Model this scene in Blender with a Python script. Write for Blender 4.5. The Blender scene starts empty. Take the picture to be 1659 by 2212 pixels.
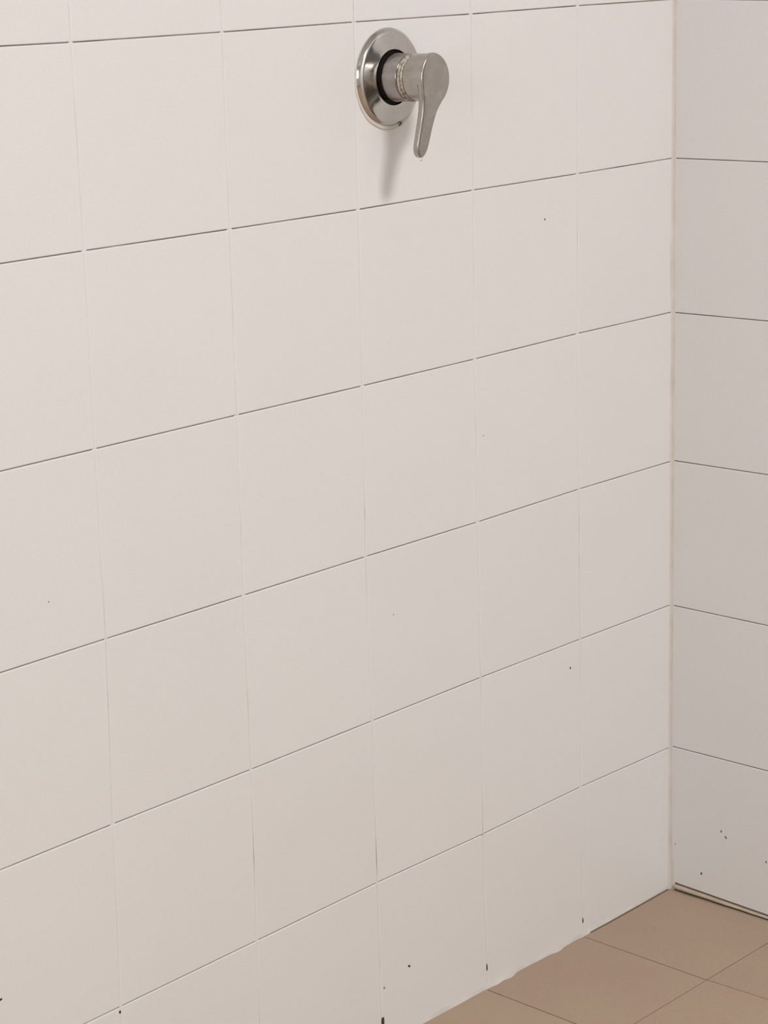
import bpy, bmesh, math, random
from mathutils import Vector, noise

SC = bpy.context.scene
COL = SC.collection

# ------------------------------------------------------------------ camera
cam_d = bpy.data.cameras.new('camera')
cam_d.sensor_fit = 'HORIZONTAL'
cam_d.sensor_width = 36.0
cam_d.lens = 5165.1178 * 36.0 / 1659.0
cam_d.clip_start = 0.05
cam = bpy.data.objects.new('camera', cam_d)
COL.objects.link(cam)
cam.location = (-2.57878, -1.76418, 1.31668)
cam.rotation_euler = (1.32745, 0.02386, -0.85344)
SC.camera = cam

# ------------------------------------------------------------------ world, lamp, exposure
world = bpy.data.worlds.new('world')
SC.world = world
world.use_nodes = True
world.node_tree.nodes['Background'].inputs[0].default_value = (1.0, 1.0, 1.0, 1)
world.node_tree.nodes['Background'].inputs[1].default_value = 0.05

LAMP = (-1.22, -2.50)
CEIL = 3.00
ld = bpy.data.lights.new('ceiling_lamp_light', 'AREA')
ld.shape = 'RECTANGLE'
ld.size = 0.62
ld.size_y = 0.36
ld.energy = 64.0
ld.color = (1.0, 1.0, 0.995)
lamp = bpy.data.objects.new('ceiling_lamp_light', ld)
COL.objects.link(lamp)
lamp.location = (LAMP[0], LAMP[1], CEIL - 0.045)

# added side fill, out of frame, to brighten the right wall
FILL = (-4.60, -1.85, 1.75)      # centre of the pane
wd = bpy.data.lights.new('added_side_fill', 'AREA')
wd.shape = 'RECTANGLE'
wd.size = 1.5
wd.size_y = 1.0
wd.energy = 20.0
wd.color = (0.93, 0.97, 1.0)
wl = bpy.data.objects.new('added_side_fill', wd)
COL.objects.link(wl)
wl.location = (FILL[0] + 0.03, FILL[1], FILL[2])
wl.rotation_euler = (math.radians(90), 0, math.radians(-90))

SC.view_settings.view_transform = 'Standard'
SC.view_settings.look = 'None'
SC.view_settings.exposure = 0.22
SC.view_settings.gamma = 1.0
SC.view_settings.use_curve_mapping = False

# ------------------------------------------------------------------ materials
def nodemat(name):
    m = bpy.data.materials.new(name)
    m.use_nodes = True
    nt = m.node_tree
    return m, nt, nt.nodes['Principled BSDF']

def N(nt, kind, **kw):
    n = nt.nodes.new(kind)
    for k, v in kw.items():
        if k.startswith('i_'):
            n.inputs[k[2:].replace('_', ' ')].default_value = v
        else:
            setattr(n, k, v)
    return n

def ramp(nt, fac, stops):
    r = nt.nodes.new('ShaderNodeValToRGB')
    el = r.color_ramp.elements
    while len(el) < len(stops):
        el.new(0.5)
    for e, (p, c) in zip(el, stops):
        e.position = p
        e.color = (*c, 1) if len(c) == 3 else c
    nt.links.new(fac, r.inputs[0])
    return r

def coords(nt, scale):
    g = nt.nodes.new('ShaderNodeNewGeometry')
    mp = nt.nodes.new('ShaderNodeMapping')
    mp.inputs['Scale'].default_value = scale
    nt.links.new(g.outputs['Position'], mp.inputs[0])
    return mp.outputs[0]

def glaze(name, c1, c2, rough, spec, vary=0.02, bump=0.02, fine=900, speck=0.045):
    m, nt, b = nodemat(name)
    n1 = N(nt, 'ShaderNodeTexNoise', i_Scale=5.0, i_Detail=3.0)
    nt.links.new(coords(nt, (1, 1, 1)), n1.inputs['Vector'])
    rp = ramp(nt, n1.outputs['Fac'], [(0.35, c1), (0.65, c2)])
    oi = nt.nodes.new('ShaderNodeObjectInfo')
    mr = N(nt, 'ShaderNodeMapRange')
    mr.inputs['To Min'].default_value = 1 - vary
    mr.inputs['To Max'].default_value = 1 + vary
    nt.links.new(oi.outputs['Random'], mr.inputs['Value'])
    hs = N(nt, 'ShaderNodeHueSaturation')
    nt.links.new(rp.outputs[0], hs.inputs['Color'])
    nt.links.new(mr.outputs[0], hs.inputs['Value'])
    n3 = N(nt, 'ShaderNodeTexNoise', i_Scale=520.0, i_Detail=1.0)
    nt.links.new(coords(nt, (1, 1, 1)), n3.inputs['Vector'])
    sp = ramp(nt, n3.outputs['Fac'], [(0.30, (1 - speck,) * 3), (0.70, (1 + 0 * speck,) * 3)])
    mx = N(nt, 'ShaderNodeMix', data_type='RGBA', blend_type='MULTIPLY')
    mx.inputs['Factor'].default_value = 1.0
    nt.links.new(hs.outputs[0], mx.inputs[6])
    nt.links.new(sp.outputs[0], mx.inputs[7])
    nt.links.new(mx.outputs[2], b.inputs['Base Color'])
    n2 = N(nt, 'ShaderNodeTexNoise', i_Scale=float(fine), i_Detail=2.0)
    nt.links.new(coords(nt, (1, 1, 1)), n2.inputs['Vector'])
    bp = N(nt, 'ShaderNodeBump', i_Strength=bump, i_Distance=0.001)
    nt.links.new(n2.outputs['Fac'], bp.inputs['Height'])
    nt.links.new(bp.outputs[0], b.inputs['Normal'])
    b.inputs['Roughness'].default_value = rough
    b.inputs['Specular IOR Level'].default_value = spec
    return m

def dirty(name, stops, scale, stretch, rough=0.85, detail=4.0):
    m, nt, b = nodemat(name)
    n1 = N(nt, 'ShaderNodeTexNoise', i_Scale=float(scale), i_Detail=detail)
    nt.links.new(coords(nt, stretch), n1.inputs['Vector'])
    rp = ramp(nt, n1.outputs['Fac'], stops)
    nt.links.new(rp.outputs[0], b.inputs['Base Color'])
    b.inputs['Roughness'].default_value = rough
    b.inputs['Specular IOR Level'].default_value = 0.2
    return m

def metal(name, c1, c2, r1, r2, scale, spots=None):
    m, nt, b = nodemat(name)
    n1 = N(nt, 'ShaderNodeTexNoise', i_Scale=float(scale), i_Detail=6.0, i_Roughness=0.65)
    nt.links.new(coords(nt, (1, 1, 1)), n1.inputs['Vector'])
    rp = ramp(nt, n1.outputs['Fac'], [(0.35, c1), (0.68, c2)])
    nt.links.new(rp.outputs[0], b.inputs['Base Color'])
    mr = N(nt, 'ShaderNodeMapRange')
    mr.inputs['From Min'].default_value = 0.3
    mr.inputs['From Max'].default_value = 0.7
    mr.inputs['To Min'].default_value = r1
    mr.inputs['To Max'].default_value = r2
    nt.links.new(n1.outputs['Fac'], mr.inputs['Value'])
    nt.links.new(mr.outputs[0], b.inputs['Roughness'])
    b.inputs['Metallic'].default_value = 1.0
    if spots:
        n2 = N(nt, 'ShaderNodeTexNoise', i_Scale=float(spots), i_Detail=5.0)
        nt.links.new(coords(nt, (1, 1, 1)), n2.inputs['Vector'])
        r2_ = ramp(nt, n2.outputs['Fac'], [(0.52, (1, 1, 1)), (0.80, (0.6, 0.6, 0.6))])
        nt.links.new(r2_.outputs[0], b.inputs['Metallic'])
        bp = N(nt, 'ShaderNodeBump', i_Strength=0.12, i_Distance=0.0003)
        nt.links.new(n2.outputs['Fac'], bp.inputs['Height'])
        nt.links.new(bp.outputs[0], b.inputs['Normal'])
    return m

def plain(name, c, rough=0.6, spec=0.3):
    m, nt, b = nodemat(name)
    b.inputs['Base Color'].default_value = (*c, 1)
    b.inputs['Roughness'].default_value = rough
    b.inputs['Specular IOR Level'].default_value = spec
    return m

M_WALL = glaze('white_wall_tile', (0.722, 0.703, 0.691), (0.731, 0.712, 0.699), 0.42, 0.35, vary=0.006, bump=0.04)
M_FLOOR = glaze('tan_floor_tile', (0.388, 0.284, 0.208), (0.408, 0.307, 0.222), 0.62, 0.25, vary=0.03, bump=0.10, fine=700, speck=0.10)
M_JOINT = dirty('dirty_joint_grout', [(0.30, (0.20, 0.15, 0.13)), (0.52, (0.42, 0.34, 0.29)), (0.70, (0.64, 0.56, 0.50))], 14, (1, 1, 3))  # dark, dirty grout of the wall joints
M_VGROUT = dirty('white_grout', [(0.30, (0.40, 0.34, 0.29)), (0.37, (0.63, 0.605, 0.585)), (0.55, (0.70, 0.682, 0.672))], 7, (6, 6, 1.6))
M_FJOINT = dirty('floor_joint_grout', [(0.40, (0.05, 0.028, 0.016)), (0.58, (0.09, 0.055, 0.035)), (0.68, (0.30, 0.21, 0.145))], 9, (1, 1, 1))
M_SEAL = dirty('cream_sealant', [(0.30, (0.56, 0.515, 0.46)), (0.65, (0.64, 0.60, 0.55))], 20, (1, 1, 1), rough=0.5)
M_FSEAL = dirty('floor_edge_grout', [(0.30, (0.36, 0.29, 0.22)), (0.65, (0.50, 0.42, 0.335))], 30, (1, 1, 1), rough=0.8)
M_WSEAL = dirty('white_edge_grout', [(0.30, (0.50, 0.46, 0.42)), (0.65, (0.60, 0.56, 0.52))], 25, (1, 1, 1), rough=0.8)
M_SPOT = plain('dark_dirt_and_chip', (0.075, 0.045, 0.032), 0.9, 0.1)
M_GAP = plain('dark_brown', (0.17, 0.125, 0.09), 0.9, 0.1)  # brown of the dark joint lines and the crusty lump
M_PLASTER = plain('white_plaster', (0.74, 0.71, 0.68), 0.8, 0.2)
M_CHROME = metal('chrome', (0.60, 0.585, 0.565), (0.52, 0.50, 0.475), 0.05, 0.16, 45)
M_SLEEVE = metal('worn_chrome', (0.40, 0.37, 0.36), (0.30, 0.265, 0.245), 0.12, 0.26, 40)
M_CAST = metal('limescaled_metal', (0.46, 0.43, 0.40), (0.38, 0.35, 0.315), 0.17, 0.30, 60, spots=120)
M_SCALE = dirty('limescale', [(0.35, (0.20, 0.16, 0.12)), (0.5, (0.42, 0.38, 0.31)), (0.65, (0.56, 0.52, 0.45))], 260, (1, 1, 1))
M_RUBBER = plain('black_rubber_and_gap', (0.022, 0.017, 0.015), 0.5, 0.3)
M_LAMPBODY = plain('white_lamp_metal', (0.8, 0.8, 0.8), 0.4, 0.4)
m, nt, b = nodemat('lamp_diffuser')
b.inputs['Base Color'].default_value = (0.9, 0.9, 0.9, 1)
b.inputs['Emission Color'].default_value = (1, 1, 0.995, 1)
b.inputs['Emission Strength'].default_value = 8.0
M_DIFF = m
m, nt, b = nodemat('fill_glow_pane')  # unseen pane that glows as part of the side fill
b.inputs['Base Color'].default_value = (0.8, 0.85, 0.9, 1)
b.inputs['Emission Color'].default_value = (0.93, 0.97, 1.0, 1)
b.inputs['Emission Strength'].default_value = 1.3
M_FILLPANE = m
m, nt, b = nodemat('water')
b.inputs['Base Color'].default_value = (1, 1, 1, 1)
b.inputs['Transmission Weight'].default_value = 1.0
b.inputs['Roughness'].default_value = 0.02
b.inputs['IOR'].default_value = 1.33
M_WATER = m
M_DOOR = plain('dark_reflected_door', (0.045, 0.038, 0.033), 0.45, 0.4)

# ------------------------------------------------------------------ helpers
def link(name, me, mat, parent=None, **props):
    o = bpy.data.objects.new(name, me)
    COL.objects.link(o)
    if mat and not me.materials:
        me.materials.append(mat)
    if parent:
        o.parent = parent
    for k, v in props.items():
        o[k] = v
    return o

def mesh(name, vs, fs, smooth=False):
    me = bpy.data.meshes.new(name)
    me.from_pydata([tuple(v) for v in vs], [], fs)
    me.update()
    if smooth:
        me.polygons.foreach_set('use_smooth', [True] * len(me.polygons))
    return me

def boxdata(x0, x1, y0, y1, z0, z1):
    vs = [(x, y, z) for x in (x0, x1) for y in (y0, y1) for z in (z0, z1)]
    fs = [(0, 1, 3, 2), (4, 6, 7, 5), (0, 4, 5, 1), (2, 3, 7, 6), (0, 2, 6, 4), (1, 5, 7, 3)]
    return vs, fs

def box(name, mat, x0, x1, y0, y1, z0, z1, parent=None, **props):
    return link(name, mesh(name, *boxdata(x0, x1, y0, y1, z0, z1)), mat, parent, **props)

def tile_rings(quad, nrm, gu, gv, th, bev, tilt):
    """rings of a tile with eased edges: quad = four corners on the finished surface, in order
    (u0v0, u1v0, u1v1, u0v1); gu/gv half joints; returns verts, faces"""
    q = [Vector(p) for p in quad]
    n = Vector(nrm)
    eu0 = (q[1] - q[0]).normalized(); eu1 = (q[2] - q[3]).normalized()
    ev0 = (q[3] - q[0]).normalized(); ev1 = (q[2] - q[1]).normalized()
    def ring(ins, dep):
        a, c = gu + ins, gv + ins
        pts = [q[0] + eu0 * a + ev0 * c, q[1] - eu0 * a + ev1 * c, q[2] - eu1 * a - ev1 * c, q[3] + eu1 * a - ev0 * c]
        return [p + n * (t - dep) for p, t in zip(pts, tilt)]
    vs = ring(bev, 0) + ring(bev * 0.3, bev * 0.3) + ring(0, bev) + ring(0, th)
    fs = [(0, 1, 2, 3)]
    for r in range(3):
        for k in range(4):
            a, b_ = r * 4 + k, r * 4 + (k + 1) % 4
            fs.append((a, a + 4, b_ + 4, b_))
    return vs, fs

rnd = random.Random(7)

def lay(parent, quads, nrm, mat, gu, gv, th, bev, amp, stuff_quads=()):
    for q in quads:
        tilt = [rnd.uniform(-amp, amp) * 0.5 for _ in range(4)]
        base = rnd.uniform(-amp, amp) * 0.5
        vs, fs = tile_rings(q, nrm, gu, gv, th, bev, [t + base for t in tilt])
        link('tile', mesh('tile', vs, fs), mat, parent)
    if stuff_quads:
        V, F = [], []
        for q in stuff_quads:
            tilt = [rnd.uniform(-amp, amp) for _ in range(4)]
            vs, fs = tile_rings(q, nrm, gu, gv, th, bev, tilt)
            o = len(V); V += vs; F += [tuple(i + o for i in f) for f in fs]
        link('tiling', mesh('tiling', V, F), mat, parent, kind='stuff')

XL, YF = -4.60, -3.40          # far left and near limits of the room

# ------------------------------------------------------------------ back wall (y = 0)
W, H, X4, H1 = 0.20284, 0.2, 0.20515, 0.20777
dmm = {  # how far each tile corner sits off the regular grid, in mm (column, row): (along, up)
 (0,7):(-1.1,.5),(0,6):(1.5,-.6),(0,5):(1.1,.3),(0,4):(2.5,1.5),(0,3):(-2.1,1.2),(0,2):(-4.4,-3.8),
 (1,7):(1.4,-.1),(1,6):(1.1,-1.9),(1,5):(1.1,.3),(1,4):(.4,1.3),(1,3):(1.2,1.4),(1,2):(-.2,-1.8),
 (2,7):(1.1,.5),(2,6):(-.2,-2.5),(2,5):(-1.,-.5),(2,4):(-3.,1.2),(2,3):(.8,2.3),(2,2):(2.3,.2),
 (3,7):(-.5,.1),(3,6):(-1.4,-1.),(3,5):(-3.1,-.5),(3,4):(-2.,.1),(3,3):(-.8,3.2),(3,2):(-.6,-1.4),(3,1):(3.8,-2),
 (4,7):(1.1,.9),(4,6):(-.9,-1.),(4,5):(-2.4,.7),(4,4):(-.9,1.),(4,3):(1.,2.),(4,2):(.4,.4),(4,1):(4.1,-2),
 (5,7):(0,0.3),(5,6):(0,-.1),(5,5):(0,-.6),(5,4):(0,-1.),(5,3):(0,.2),(5,2):(0,-3.),(5,1):(0,-2),
 (-1,7):(0,3.0),(-1,6):(0,-.2),(-1,5):(0,.5),(-1,4):(0,.7),(-1,3):(0,-1.),(-1,2):(-2,-5.8),
 (0,1):(-3,-2),(1,1):(0,-2),(2,1):(4,-2),(-1,1):(-2,-2)}
def back_pt(c, r):
    x = -0.0008 if c == 5 else -X4 - (4 - c) * W
    z = 0.0 if r == 1 else H1 + (r - 2) * H
    if (c, r) in dmm:
        d = dmm[(c, r)]
    else:
        rr = random.Random(c * 131 + r)
        d = (rr.uniform(-1, 1), rr.uniform(-.8, .8))
        if c == 5: d = (0, d[1])
        if r == 1: d = (d[0], -2)
    return Vector((max(XL, x + d[0] / 1000), 0, min(CEIL, z + d[1] / 1000)))

wall_back = box('wall_back', M_JOINT, XL - 0.12, 0.12, 0.0022, 0.14, -0.06, CEIL + 0.05, kind='structure')
near, far = [], []
CMIN, RMAX = -18, 17
for c in range(CMIN, 5):
    for r in range(1, RMAX):
        q = [back_pt(c, r), back_pt(c + 1, r), back_pt(c + 1, r + 1), back_pt(c, r + 1)]
        if q[3].z - q[0].z < 0.02 or q[1].x - q[0].x < 0.02:
            continue
        (near if (c >= -3 and r <= 9) else far).append(q)
lay(wall_back, near, (0, -1, 0), M_WALL, 0.00045, 0.00055, 0.0028, 0.0011, 0.0002, far)
# white grout in the upright joints, nearly flush, smeared over the crossings
def nz_(c, r, k): return noise.noise(Vector((c * 1.7, r * 2.3 + k, 0.5)))
V, F = [], []
for c in range(CMIN + 1, 5):
    for r in range(1, RMAX):
        a, b_ = back_pt(c, r), back_pt(c, r + 1)
        if b_.z - a.z < 0.02: continue
        o = len(V)
        n = 8
        for k in range(n + 1):
            p = a.lerp(b_, k / n)
            w0 = w1 = 0.0030 + 0.0012 * nz_(c, r, k) if k in (0, n) else 0.0011
            dep = 0.00035 + 0.0005 * max(0, noise.noise(Vector((c * 3.1, p.z * 18, 0))))
            V += [(p.x - w0, 0.0024, p.z), (p.x - w0, dep, p.z), (p.x + w1, dep, p.z), (p.x + w1, 0.0024, p.z)]
        for k in range(n):
            i = o + 4 * k
            for j in range(3):
                F.append((i + j, i + j + 1, i + j + 5, i + j + 4))
link('grout', mesh('grout', V, F), M_VGROUT, wall_back, kind='stuff', label='white grout in the upright joints')

# ------------------------------------------------------------------ right wall (x = 0)
rz = {2: (.2068, .2045), 3: (.4078, .4053), 4: (.6080, .6084), 5: (.8068, .8090), 6: (1.0076, 1.0100)}
def right_pt(k, r):
    y = -0.0008 if k == 0 else -0.2005 * k
    if r == 1:
        z = 0.0085 - 0.055 * (-y) if k < 2 else -0.0005 - 0.01 * (-y)
    elif r in rz:
        a, b_ = rz[r]
        z = a if k == 0 else (b_ if k == 1 else b_ + 0.0008 * math.sin(k * 2.3 + r))
    else:
        z = H1 + (r - 2) * H + 0.0009 * math.sin(k * 1.7 + r * 2.1)
    return Vector((0, max(YF, y), min(CEIL, z)))
wall_right = box('wall_right', M_JOINT, 0.0022, 0.14, YF - 0.12, 0.002, -0.06, CEIL + 0.05, kind='structure')
near, far = [], []
for k in range(0, 17):
    for r in range(1, RMAX):
        q = [right_pt(k, r), right_pt(k + 1, r), right_pt(k + 1, r + 1), right_pt(k, r + 1)]
        if q[3].z - q[0].z < 0.02 or q[0].y - q[1].y < 0.02: continue
        q = [q[1], q[0], q[3], q[2]]
        (near if (k <= 3 and r <= 9) else far).append(q)
lay(wall_right, near, (-1, 0, 0), M_WALL, 0.00045, 0.0006, 0.0028, 0.0009, 0.0002, far)
V, F = [], []
for k in range(1, 17):
    for r in range(1, RMAX):
        a, b_ = right_pt(k, r), right_pt(k, r + 1)
        if b_.z - a.z < 0.02 or a.y <= YF: continue
        o = len(V)
        V += [(0.0024, a.y - .0011, a.z), (0.0004, a.y - .0011, a.z), (0.0004, a.y + .0011, a.z), (0.0024, a.y + .0011, a.z),
              (0.0024, b_.y - .0011, b_.z), (0.0004, b_.y - .0011, b_.z), (0.0004, b_.y + .0011, b_.z), (0.0024, b_.y + .0011, b_.z)]
        for j in range(3): F.append((o + j, o + j + 1, o + j + 5, o + j + 4))
link('grout', mesh('grout', V, F), M_VGROUT, wall_right, kind='stuff', label='white grout in the upright joints')

# ------------------------------------------------------------------ floor
def floor_z(x, y):
    return -0.0015 - 0.026 * max(0, min(-y, 1.2)) * (1.0 if y > -0.25 else 0.25 / max(0.25, -y))
fx = {0: -0.0008, 1: -0.2045, 2: -0.4103}
def floor_pt(i, j):
    if j == 0: y = -0.0008
    else: y = -0.1993 - (j - 1) * 0.2005
    x = fx[i] if i in fx else -0.4103 - (i - 2) * 0.2028
    if i and j: x -= 0.0022 * min(j, 1) - 0.0012 * (j > 1)
    x, y = max(XL, x), max(YF, y)
    return Vector((x, y, floor_z(x, y)))
V, F = [], []
NI, NJ = 24, 18
for j in range(NJ):
    for i in range(NI):
        p = floor_pt(i, j); V.append((p.x, p.y, p.z - 0.0025))
for j in range(NJ - 1):
    for i in range(NI - 1):
        a = j * NI + i
        F.append((a, a + 1, a + NI + 1, a + NI))
fl = mesh('floor', V, F)
bm = bmesh.new(); bm.from_mesh(fl)
ret = bmesh.ops.extrude_face_region(bm, geom=bm.faces[:])
for v in ret['geom']:
    if isinstance(v, bmesh.types.BMVert): v.co.z -= 0.12
bmesh.ops.recalc_face_normals(bm, faces=bm.faces[:])
bm.to_mesh(fl); bm.free()
floor = link('floor', fl, M_FJOINT, kind='structure')
near, far = [], []
for i in range(NI - 1):
    for j in range(NJ - 1):
        q = [floor_pt(i + 1, j + 1), floor_pt(i, j + 1), floor_pt(i, j), floor_pt(i + 1, j)]
        if q[1].x - q[0].x < 0.02 or q[3].y - q[0].y < 0.02: continue
        (near if i < 5 and j < 5 else far).append(q)
lay(floor, near, (0, 0, 1), M_FLOOR, 0.0008, 0.0008, 0.0035, 0.0005, 0.0003, far)

# ------------------------------------------------------------------ the rest of the room, out of frame
box('wall_left', M_WALL, XL - 0.12, XL, YF, 0.002, -0.06, CEIL, kind='structure')
box('wall_front', M_WALL, XL - 0.12, 0.0, YF - 0.12, YF, -0.06, CEIL, kind='structure')
box('ceiling', M_PLASTER, XL - 0.12, 0.14, YF - 0.12, 0.14, CEIL + 0.0005, CEIL + 0.12, kind='structure')

dr = box('added_dark_door_1', M_DOOR, -0.035, -0.0002, -2.60, -1.00, 0.0, 2.05, kind='structure')  # unseen dark door, added for the chrome plate to reflect
box('handle', M_CHROME, -0.075, -0.035, -1.15, -1.07, 1.0, 1.02, dr)

# ceiling lamp (out of frame): frame and lit diffuser
lp = bpy.data.objects.new('ceiling_lamp', None); COL.objects.link(lp)
lp.location = (LAMP[0], LAMP[1], CEIL)
lp['label'] = 'white ceiling lamp above and in front of the shower wall'; lp['category'] = 'lamp'
hx, hy = 0.34, 0.21
V, F = [], []
for (x0, x1, y0, y1) in ((-hx, hx, -hy, -hy + .02), (-hx, hx, hy - .02, hy), (-hx, -hx + .02, -hy + .02, hy - .02), (hx - .02, hx, -hy + .02, hy - .02)):
    vs, fs = boxdata(x0, x1, y0, y1, -0.04, 0.0)
    o = len(V); V += vs; F += [tuple(i + o for i in f) for f in fs]
link('frame', mesh('frame', V, F), M_LAMPBODY, lp)
box('diffuser', M_DIFF, -hx + .02, hx - .02, -hy + .02, hy - .02, -0.035, -0.005, lp)

# added glowing pane for the side fill, framed like a window
wn = box('added_fill_window_1', M_FILLPANE, XL, XL + 0.008, FILL[1] - 0.75, FILL[1] + 0.75, FILL[2] - 0.5, FILL[2] + 0.5, kind='structure')
V, F = [], []
for (y0, y1, z0, z1) in ((-.80, .80, .50, .55), (-.80, .80, -.55, -.50), (-.80, -.75, -.50, .50), (.75, .80, -.50, .50), (-.02, .02, -.50, .50)):
    vs, fs = boxdata(XL, XL + 0.02, FILL[1] + y0, FILL[1] + y1, FILL[2] + z0, FILL[2] + z1)
    o = len(V); V += vs; F += [tuple(i + o for i in f) for f in fs]
link('fill_window_frame', mesh('fill_window_frame', V, F), M_LAMPBODY, wn)

# ------------------------------------------------------------------ sealant beads in the corners
def strip(name, rows, mat, closed=False, **props):
    n = len(rows[0]); V = [p for r in rows for p in r]; F = []
    for i in range(len(rows) - 1):
        for k in range(n - 1):
            a = i * n + k
            F.append((a, a + 1, a + n + 1, a + n))
    me = mesh(name, V, F, smooth=True)
    bm = bmesh.new(); bm.from_mesh(me)
    bmesh.ops.recalc_face_normals(bm, faces=bm.faces[:]); bm.to_mesh(me); bm.free()
    return link(name, me, mat, **props)

def nz(a, b_=0.0, c_=0.0): return noise.noise(Vector((a, b_, c_)))

rows = []
z = -0.004
while z < CEIL:
    a = 0.0036 + 0.0010 * nz(z * 14, 3) + 0.0006 * nz(z * 60, 9)
    b_ = 0.0042 + 0.0012 * nz(z * 11, 21) + 0.0006 * nz(z * 55, 5)
    if 0.83 < z < 0.90: a += 0.0018                     # the lump where the bead steps back
    k = max(0, min(1, (0.075 - z) / 0.06)); b_ += 0.0045 * k
    m_ = 0.20 + 0.10 * nz(z * 9, 40)
    rows.append([(-a - .0004, 0.0006, z), (-a, -0.0005, z), (-a * (m_ + .25), -b_ * (m_ * .55), z), (-a * m_, -b_ * m_, z),
                 (-a * (m_ * .55), -b_ * (m_ + .25), z), (-0.0005, -b_, z), (0.0006, -b_ - .0004, z)])
    z += 0.006
strip('trim_1', rows, M_SEAL, kind='structure', label='cream sealant bead in the upright corner')

# wall to floor, back: thin smeared white grout with an uneven edge
bumps = [(-0.2045, 0.0012, .010), (-0.262, 0.0035, .012), (-0.335, -0.001, .02), (-0.362, 0.0042, .010), (-0.39, 0.003, .012)]
rows = []
x = XL
while x < -0.004:
    w = 0.0030 + 0.0010 * nz(x * 25, 2) + 0.0006 * nz(x * 90, 7)
    for bx, amp, s in bumps: w += amp * math.exp(-((x - bx) / s) ** 2)
    w *= 0.35 + 0.65 * min(1, max(0, (-x - 0.02) / 0.12))
    w = max(w, 0.0008)
    zt = 0.0022 + 0.0006 * nz(x * 30, 8)
    zf = floor_z(x, -w)
    rows.append([(x, 0.0008, zt + .0004), (x, -0.0004, zt), (x, -0.45 * w, zf + 0.0012), (x, -0.8 * w, zf + 0.0006), (x, -w, zf - 0.0012)])
    x += 0.004
strip('trim_2', rows, M_WSEAL, kind='structure', label='smeared white grout along the foot of the back wall')

# wall to floor, right: rounded bead between two dark open joints
rows, dark = [], []
y = -0.0065
while y > YF:
    t = min(1.0, (-0.006 - y + 0.0005) / 0.006)
    zt = right_pt(0, 1).z if y > -0.001 else (0.0085 + 0.055 * y if y > -.4 else -0.0135 - 0.01 * -y)
    zt = 0.0085 + 0.055 * max(y, -0.2) - 0.0012
    zf = floor_z(0, y) + 0.0012
    out = (0.0042 + 0.0008 * nz(y * 40, 3) + 0.0005 * nz(y * 120, 6)) * math.sqrt(max(0.05, t))
    hh = zt - zf
    pr = []
    for k in range(7):
        an = math.pi * (k / 6 - 0.5)
        pr.append((0.0008 - (out + .0008) * math.cos(an), y, zf + hh * 0.5 + hh * 0.5 * math.sin(an) * (0.6 + .4 * t)))
    rows.append(pr)
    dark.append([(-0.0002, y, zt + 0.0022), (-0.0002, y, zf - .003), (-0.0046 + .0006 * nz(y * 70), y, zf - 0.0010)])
    y -= 0.0035
trim3 = strip('trim_3', rows, M_FSEAL, kind='structure', label='rounded beige grout bead along the foot of the right wall')
o = strip('dark_line', dark, M_GAP); o.parent = trim3  # dark strips above and below the bead
# dark line at the foot of the back wall near the corner
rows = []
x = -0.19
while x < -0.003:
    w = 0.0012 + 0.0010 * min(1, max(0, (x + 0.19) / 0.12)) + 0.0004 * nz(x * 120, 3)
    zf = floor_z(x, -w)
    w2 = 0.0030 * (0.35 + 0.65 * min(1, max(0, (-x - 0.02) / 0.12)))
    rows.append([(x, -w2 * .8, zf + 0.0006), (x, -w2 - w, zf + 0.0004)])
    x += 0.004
o = strip('dark_line', rows, M_GAP); o.parent = bpy.data.objects['trim_2']

# ------------------------------------------------------------------ dirt spots; chipped joints painted as flat dark blobs for their shaded hollows
def spot(parent, kind, a, z, w, h_, ang, mat=M_SPOT):
    """little blob lying on a wall: kind 'b' back wall (a = x), 'r' right wall (a = y)"""
    V, F = [], []
    n = 12
    for ring, (s, d) in enumerate(((1.0, -0.0003), (0.7, 0.0004), (0.0, 0.0006))):
        if s == 0:
            V.append((0, 0, d)); break
        for k in range(n):
            t = 2 * math.pi * k / n
            r_ = s * (1 + 0.22 * nz(k * 1.3, a * 50, z * 50))
            V.append((0.5 * w * r_ * math.cos(t), 0.5 * h_ * r_ * math.sin(t), d))
    for k in range(n):
        F.append((k, (k + 1) % n, n + (k + 1) % n, n + k))
        F.append((n + k, n + (k + 1) % n, 2 * n))
    ca, sa = math.cos(ang), math.sin(ang)
    W_ = []
    for (u, v, d) in V:
        uu, vv = u * ca - v * sa, u * sa + v * ca
        W_.append((a + uu, -d, z + vv) if kind == 'b' else (-d, a - uu, z + vv))
    link('dirt_chip_spot', mesh('dirt_chip_spot', W_, F, True), mat, parent)

M_SPOT2 = plain('grey_dirt', (0.22, 0.18, 0.145), 0.9, 0.1)
mm = 0.001
for s in [(-.2730, .9581, 3.2, 3.2, 0, M_SPOT2), (-.3974, .7123, 2.0, 2.0, 0, M_SPOT2), (-.2265, .3768, 3.4, 3.0, 0.5, M_SPOT),
          (-.5548, .0816, 7.0, 3.0, -0.6, M_SPOT), (-.6014, .0702, 3.0, 4.2, -0.2, M_SPOT2), (-.4052, .0255, 2.6, 10.5, 0.06, M_SPOT),
          (-.2019, .0190, 3.0, 9.0, 0.06, M_SPOT), (-.6050, .0275, 5.4, 15, 0.0, M_SPOT), (-1.0230, .1985, 3.4, 4.6, 0.1, M_SPOT),
          (-1.1802, .2719, 4.5, 3.0, 0, M_SPOT), (-.5683, .5292, 1.8, 1.5, 0, M_SPOT2), (-1.0871, .6659, 2.0, 1.6, 0, M_SPOT2)]:
    spot(wall_back, 'b', s[0], s[1], s[2] * mm, s[3] * mm, s[4], s[5])
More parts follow.
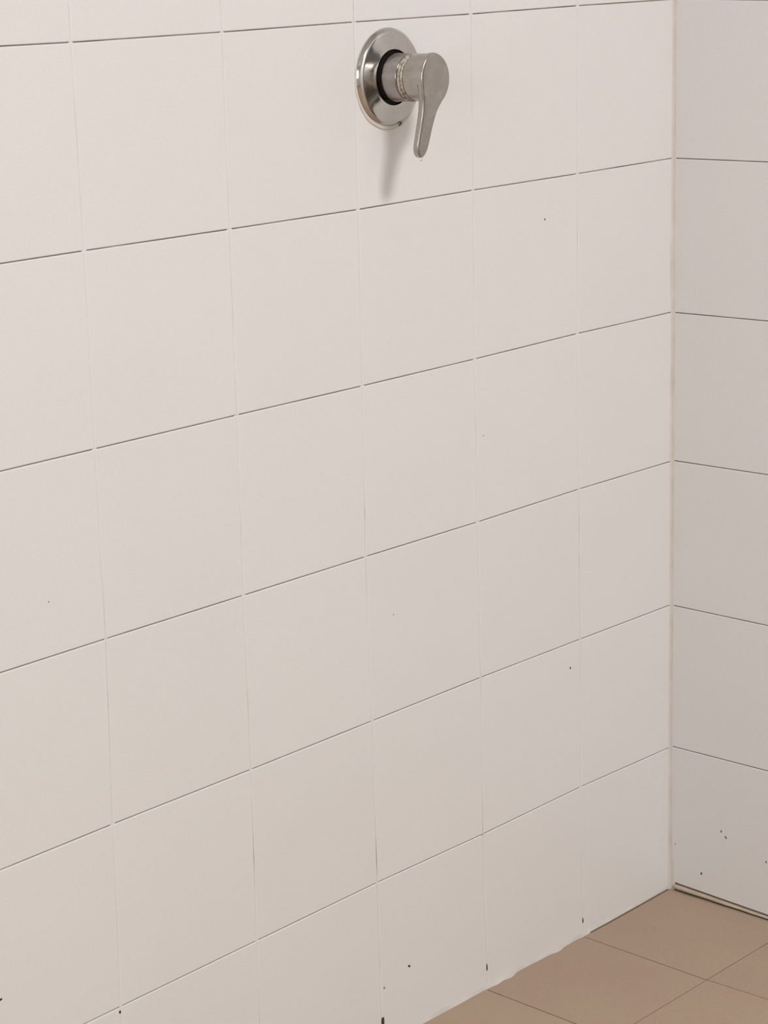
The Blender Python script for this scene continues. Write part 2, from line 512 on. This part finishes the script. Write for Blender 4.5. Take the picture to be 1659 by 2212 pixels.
for s in [(-.0841, .1024, 3.4, 3.6, 0, M_SPOT2), (-.0915, .0955, 3.2, 5.6, 0.6, M_SPOT2), (-.1558, .0760, 2.6, 4.6, 0.3, M_SPOT2),
          (-.0525, .0331, 2.6, 4.6, 0, M_SPOT), (-.0095, .066, 1.6, 2.6, 0.2, M_SPOT2)]:
    spot(wall_right, 'r', s[0], s[1], s[2] * mm, s[3] * mm, s[4], s[5])

# ------------------------------------------------------------------ the shower mixer tap
TX, TZ = -0.5565, 1.1462
tap = bpy.data.objects.new('shower_mixer_tap', None); COL.objects.link(tap)
tap.location = (TX, 0, TZ)
tap['label'] = 'worn chrome shower mixer tap with round wall plate and down-hanging lever'
tap['category'] = 'tap'

def lathe(name, prof, mat, seg=96, cx=lambda d: 0.0, cz=lambda d: 0.0, caps=(True, True), parent=tap, wob=0.0):
    V, F = [], []
    for (r_, d) in prof:
        for k in range(seg):
            t = 2 * math.pi * k / seg
            rr = r_ + wob * nz(3 * math.cos(t), 3 * math.sin(t), d * .3)
            V.append(((cx(d) + rr * math.cos(t)) * mm, -d * mm, (cz(d) + rr * math.sin(t)) * mm))
    for i in range(len(prof) - 1):
        for k in range(seg):
            a, b_ = i * seg + k, i * seg + (k + 1) % seg
            F.append((a, b_, b_ + seg, a + seg))
    if caps[0]: F.append(tuple(range(seg)))
    if caps[1]: F.append(tuple((len(prof) - 1) * seg + k for k in range(seg)))
    me = mesh(name, V, F, True)
    bm = bmesh.new(); bm.from_mesh(me)
    bmesh.ops.recalc_face_normals(bm, faces=bm.faces[:])
    bm.to_mesh(me); bm.free()
    if mat is None: return me
    o = link(name, me, mat, parent)
    md = o.modifiers.new('edges', 'EDGE_SPLIT'); md.split_angle = math.radians(50)
    return o

lathe('sealant_ring', [(54.6, -0.3), (54.4, 0.8), (53.8, 1.5), (52.5, 1.8), (48, 1.8)], M_SEAL, cx=lambda d: -0.3, cz=lambda d: -3.2, wob=0.8, caps=(False, False))
plate_prof = [(53.6, 0.0), (54.0, 0.8), (53.7, 1.8), (51.2, 4.6), (50.2, 5.5), (49.0, 6.1), (47.5, 6.5), (42, 7.7), (36, 9.1), (33, 9.9), (31.2, 10.3), (30.5, 10.2), (30.0, 9.6), (30.0, 0.5)]
lathe('wall_plate', plate_prof, M_CHROME, seg=128, caps=(False, False))
lathe('gasket_dark_gap', [(30.2, 0.6), (25.0, 0.7), (25.0, 12.6), (22, 13.0)], M_RUBBER, caps=(False, True))  # rubber ring; its black base disc also paints the unlit cavity
cz = lambda d: max(0.0, (d - 30) * 0.075)
cx = lambda d: max(0.0, (d - 30)) * -0.02
lathe('sleeve', [(22, 12.0), (25.4, 12.3), (26.3, 12.9), (26.6, 14), (26.6, 16), (26.2, 17.0), (26.2, 31.5), (25.9, 33.4), (25.0, 34.2), (22, 34.2)], M_SLEEVE, cz=cz, cx=cx, wob=0.15)
lathe('collar_ring', [(23.6, 33.5), (24.2, 34.8), (26.0, 35.6), (26.4, 36.6), (26.2, 37.8), (24.6, 38.6), (24.4, 39.4), (25.8, 40.0), (26.0, 41.0), (25.2, 42.0), (23.0, 42.2)], M_SCALE, cz=cz, cx=cx, wob=0.5)

# lever: cast hub and paddle fused into one body
def catmull(pts, n):
    out = []
    L = len(pts)
    for i in range(L):
        p0, p1, p2, p3 = (Vector(pts[(i + k - 1) % L]) for k in range(4))
        for k in range(n):
            t = k / n
            out.append(0.5 * ((2 * p1) + (p2 - p0) * t + (2 * p0 - 5 * p1 + 4 * p2 - p3) * t * t + (3 * p1 - p0 - 3 * p2 + p3) * t ** 3))
    return out
outline = [(-5.2, 27.9), (4.5, 26.4), (14.0, 20.2), (20.6, 11.0), (22.8, .6), (21.3, -9.5), (15.8, -19.5), (8.0, -27.2), (1.2, -35.5),
           (-4.0, -46), (-7.4, -55), (-10.4, -64), (-13.6, -73), (-17.4, -79.4), (-22.5, -83.4), (-27.0, -83.0), (-30.8, -78.6), (-31.8, -72),
           (-30.0, -62), (-27.6, -52), (-25.2, -42), (-23.4, -32), (-22.9, -22), (-24.0, -11), (-24.6, 2), (-22.4, 13), (-15.8, 22.6)]
OL = catmull(outline, 5)
cen = Vector((-8.0, -20.0))
def offs(pts, d):
    n = len(pts); out = []
    for i in range(n):
        t = (pts[(i + 1) % n] - pts[i - 1]).normalized()
        out.append(pts[i] + Vector((-t.y, t.x)) * -d * -1 if False else pts[i] + Vector((t.y, -t.x)) * d)
    return out
area = sum(OL[i - 1].x * OL[i].y - OL[i].x * OL[i - 1].y for i in range(len(OL)))
sgn = 1 if area < 0 else -1     # so that positive offset goes inwards
rings = []
for (ins, d) in ((5.0, 62.6), (1.2, 62.9), (0.3, 63.6), (0.0, 64.8), (0.0, 69.0), (0.35, 69.8), (1.0, 70.3), (2.6, 70.6), (6.5, 70.9)):
    pts = offs(OL, sgn * ins)
    tip = []
    for p in pts:
        sag = 0.0
        if p.y < -15: sag = ((-15 - p.y) / 68) ** 1.5 * 2.0
        tip.append((p.x, p.y, d - sag))
    rings.append(tip)
n = len(OL)
V = [(x * mm, -d * mm, z * mm) for r_ in rings for (x, z, d) in r_]
F = []
for i in range(len(rings) - 1):
    for k in range(n):
        a, b_ = i * n + k, i * n + (k + 1) % n
        F.append((a, b_, b_ + n, a + n))
F.append(tuple(range(n))); F.append(tuple((len(rings) - 1) * n + k for k in range(n)))
hub = lathe('hub', [(22.5, 41.5), (24.6, 42.2), (25.2, 43.4), (25.2, 50), (24.8, 58), (24.2, 66), (20, 67.5)], None, seg=64, cz=cz, cx=cx)
bm = bmesh.new()
bm.from_mesh(mesh('tmp', V, F))
bmesh.ops.recalc_face_normals(bm, faces=bm.faces[:])
bm.from_mesh(hub)
me = bpy.data.meshes.new('lever'); bm.to_mesh(me); bm.free()
lever = link('lever', me, M_CAST, tap)
md = lever.modifiers.new('fuse', 'REMESH'); md.mode = 'VOXEL'; md.voxel_size = 0.0006; md.use_smooth_shade = True
md = lever.modifiers.new('ease', 'SMOOTH'); md.factor = 0.5; md.iterations = 3

# dark crusty lump on the lower rim of the plate
bm = bmesh.new()
bmesh.ops.create_icosphere(bm, subdivisions=3, radius=1.0)
for v in bm.verts:
    v.co *= 1 + 0.35 * nz(v.co.x * 2, v.co.y * 2, v.co.z * 2)
    v.co = Vector((17.0 + v.co.x * 2.4 + v.co.z * 0.8, -2.2 + v.co.y * 1.6, -52.6 + v.co.z * 1.6 + v.co.x * 1.1)) * mm
me = bpy.data.meshes.new('rust_lump'); bm.to_mesh(me); bm.free()
link('rust_lump', me, M_GAP, tap)

# water drop at the lever's tip
bm = bmesh.new()
bmesh.ops.create_uvsphere(bm, u_segments=24, v_segments=16, radius=0.0022)
for v in bm.verts:
    if v.co.z > 0:
        v.co.z *= 1.3
        k = max(0.45, 1 - v.co.z * 160)
        v.co.x *= k; v.co.y *= k
me = bpy.data.meshes.new('water_drop')
me_n = me; bm.to_mesh(me); bm.free()
me.polygons.foreach_set('use_smooth', [True] * len(me.polygons))
drop = link('water_drop', me, M_WATER, label='clear water drop hanging from the tip of the tap lever', category='water drop')
drop.location = (TX - 0.0250, -0.0665, TZ - 0.0850)
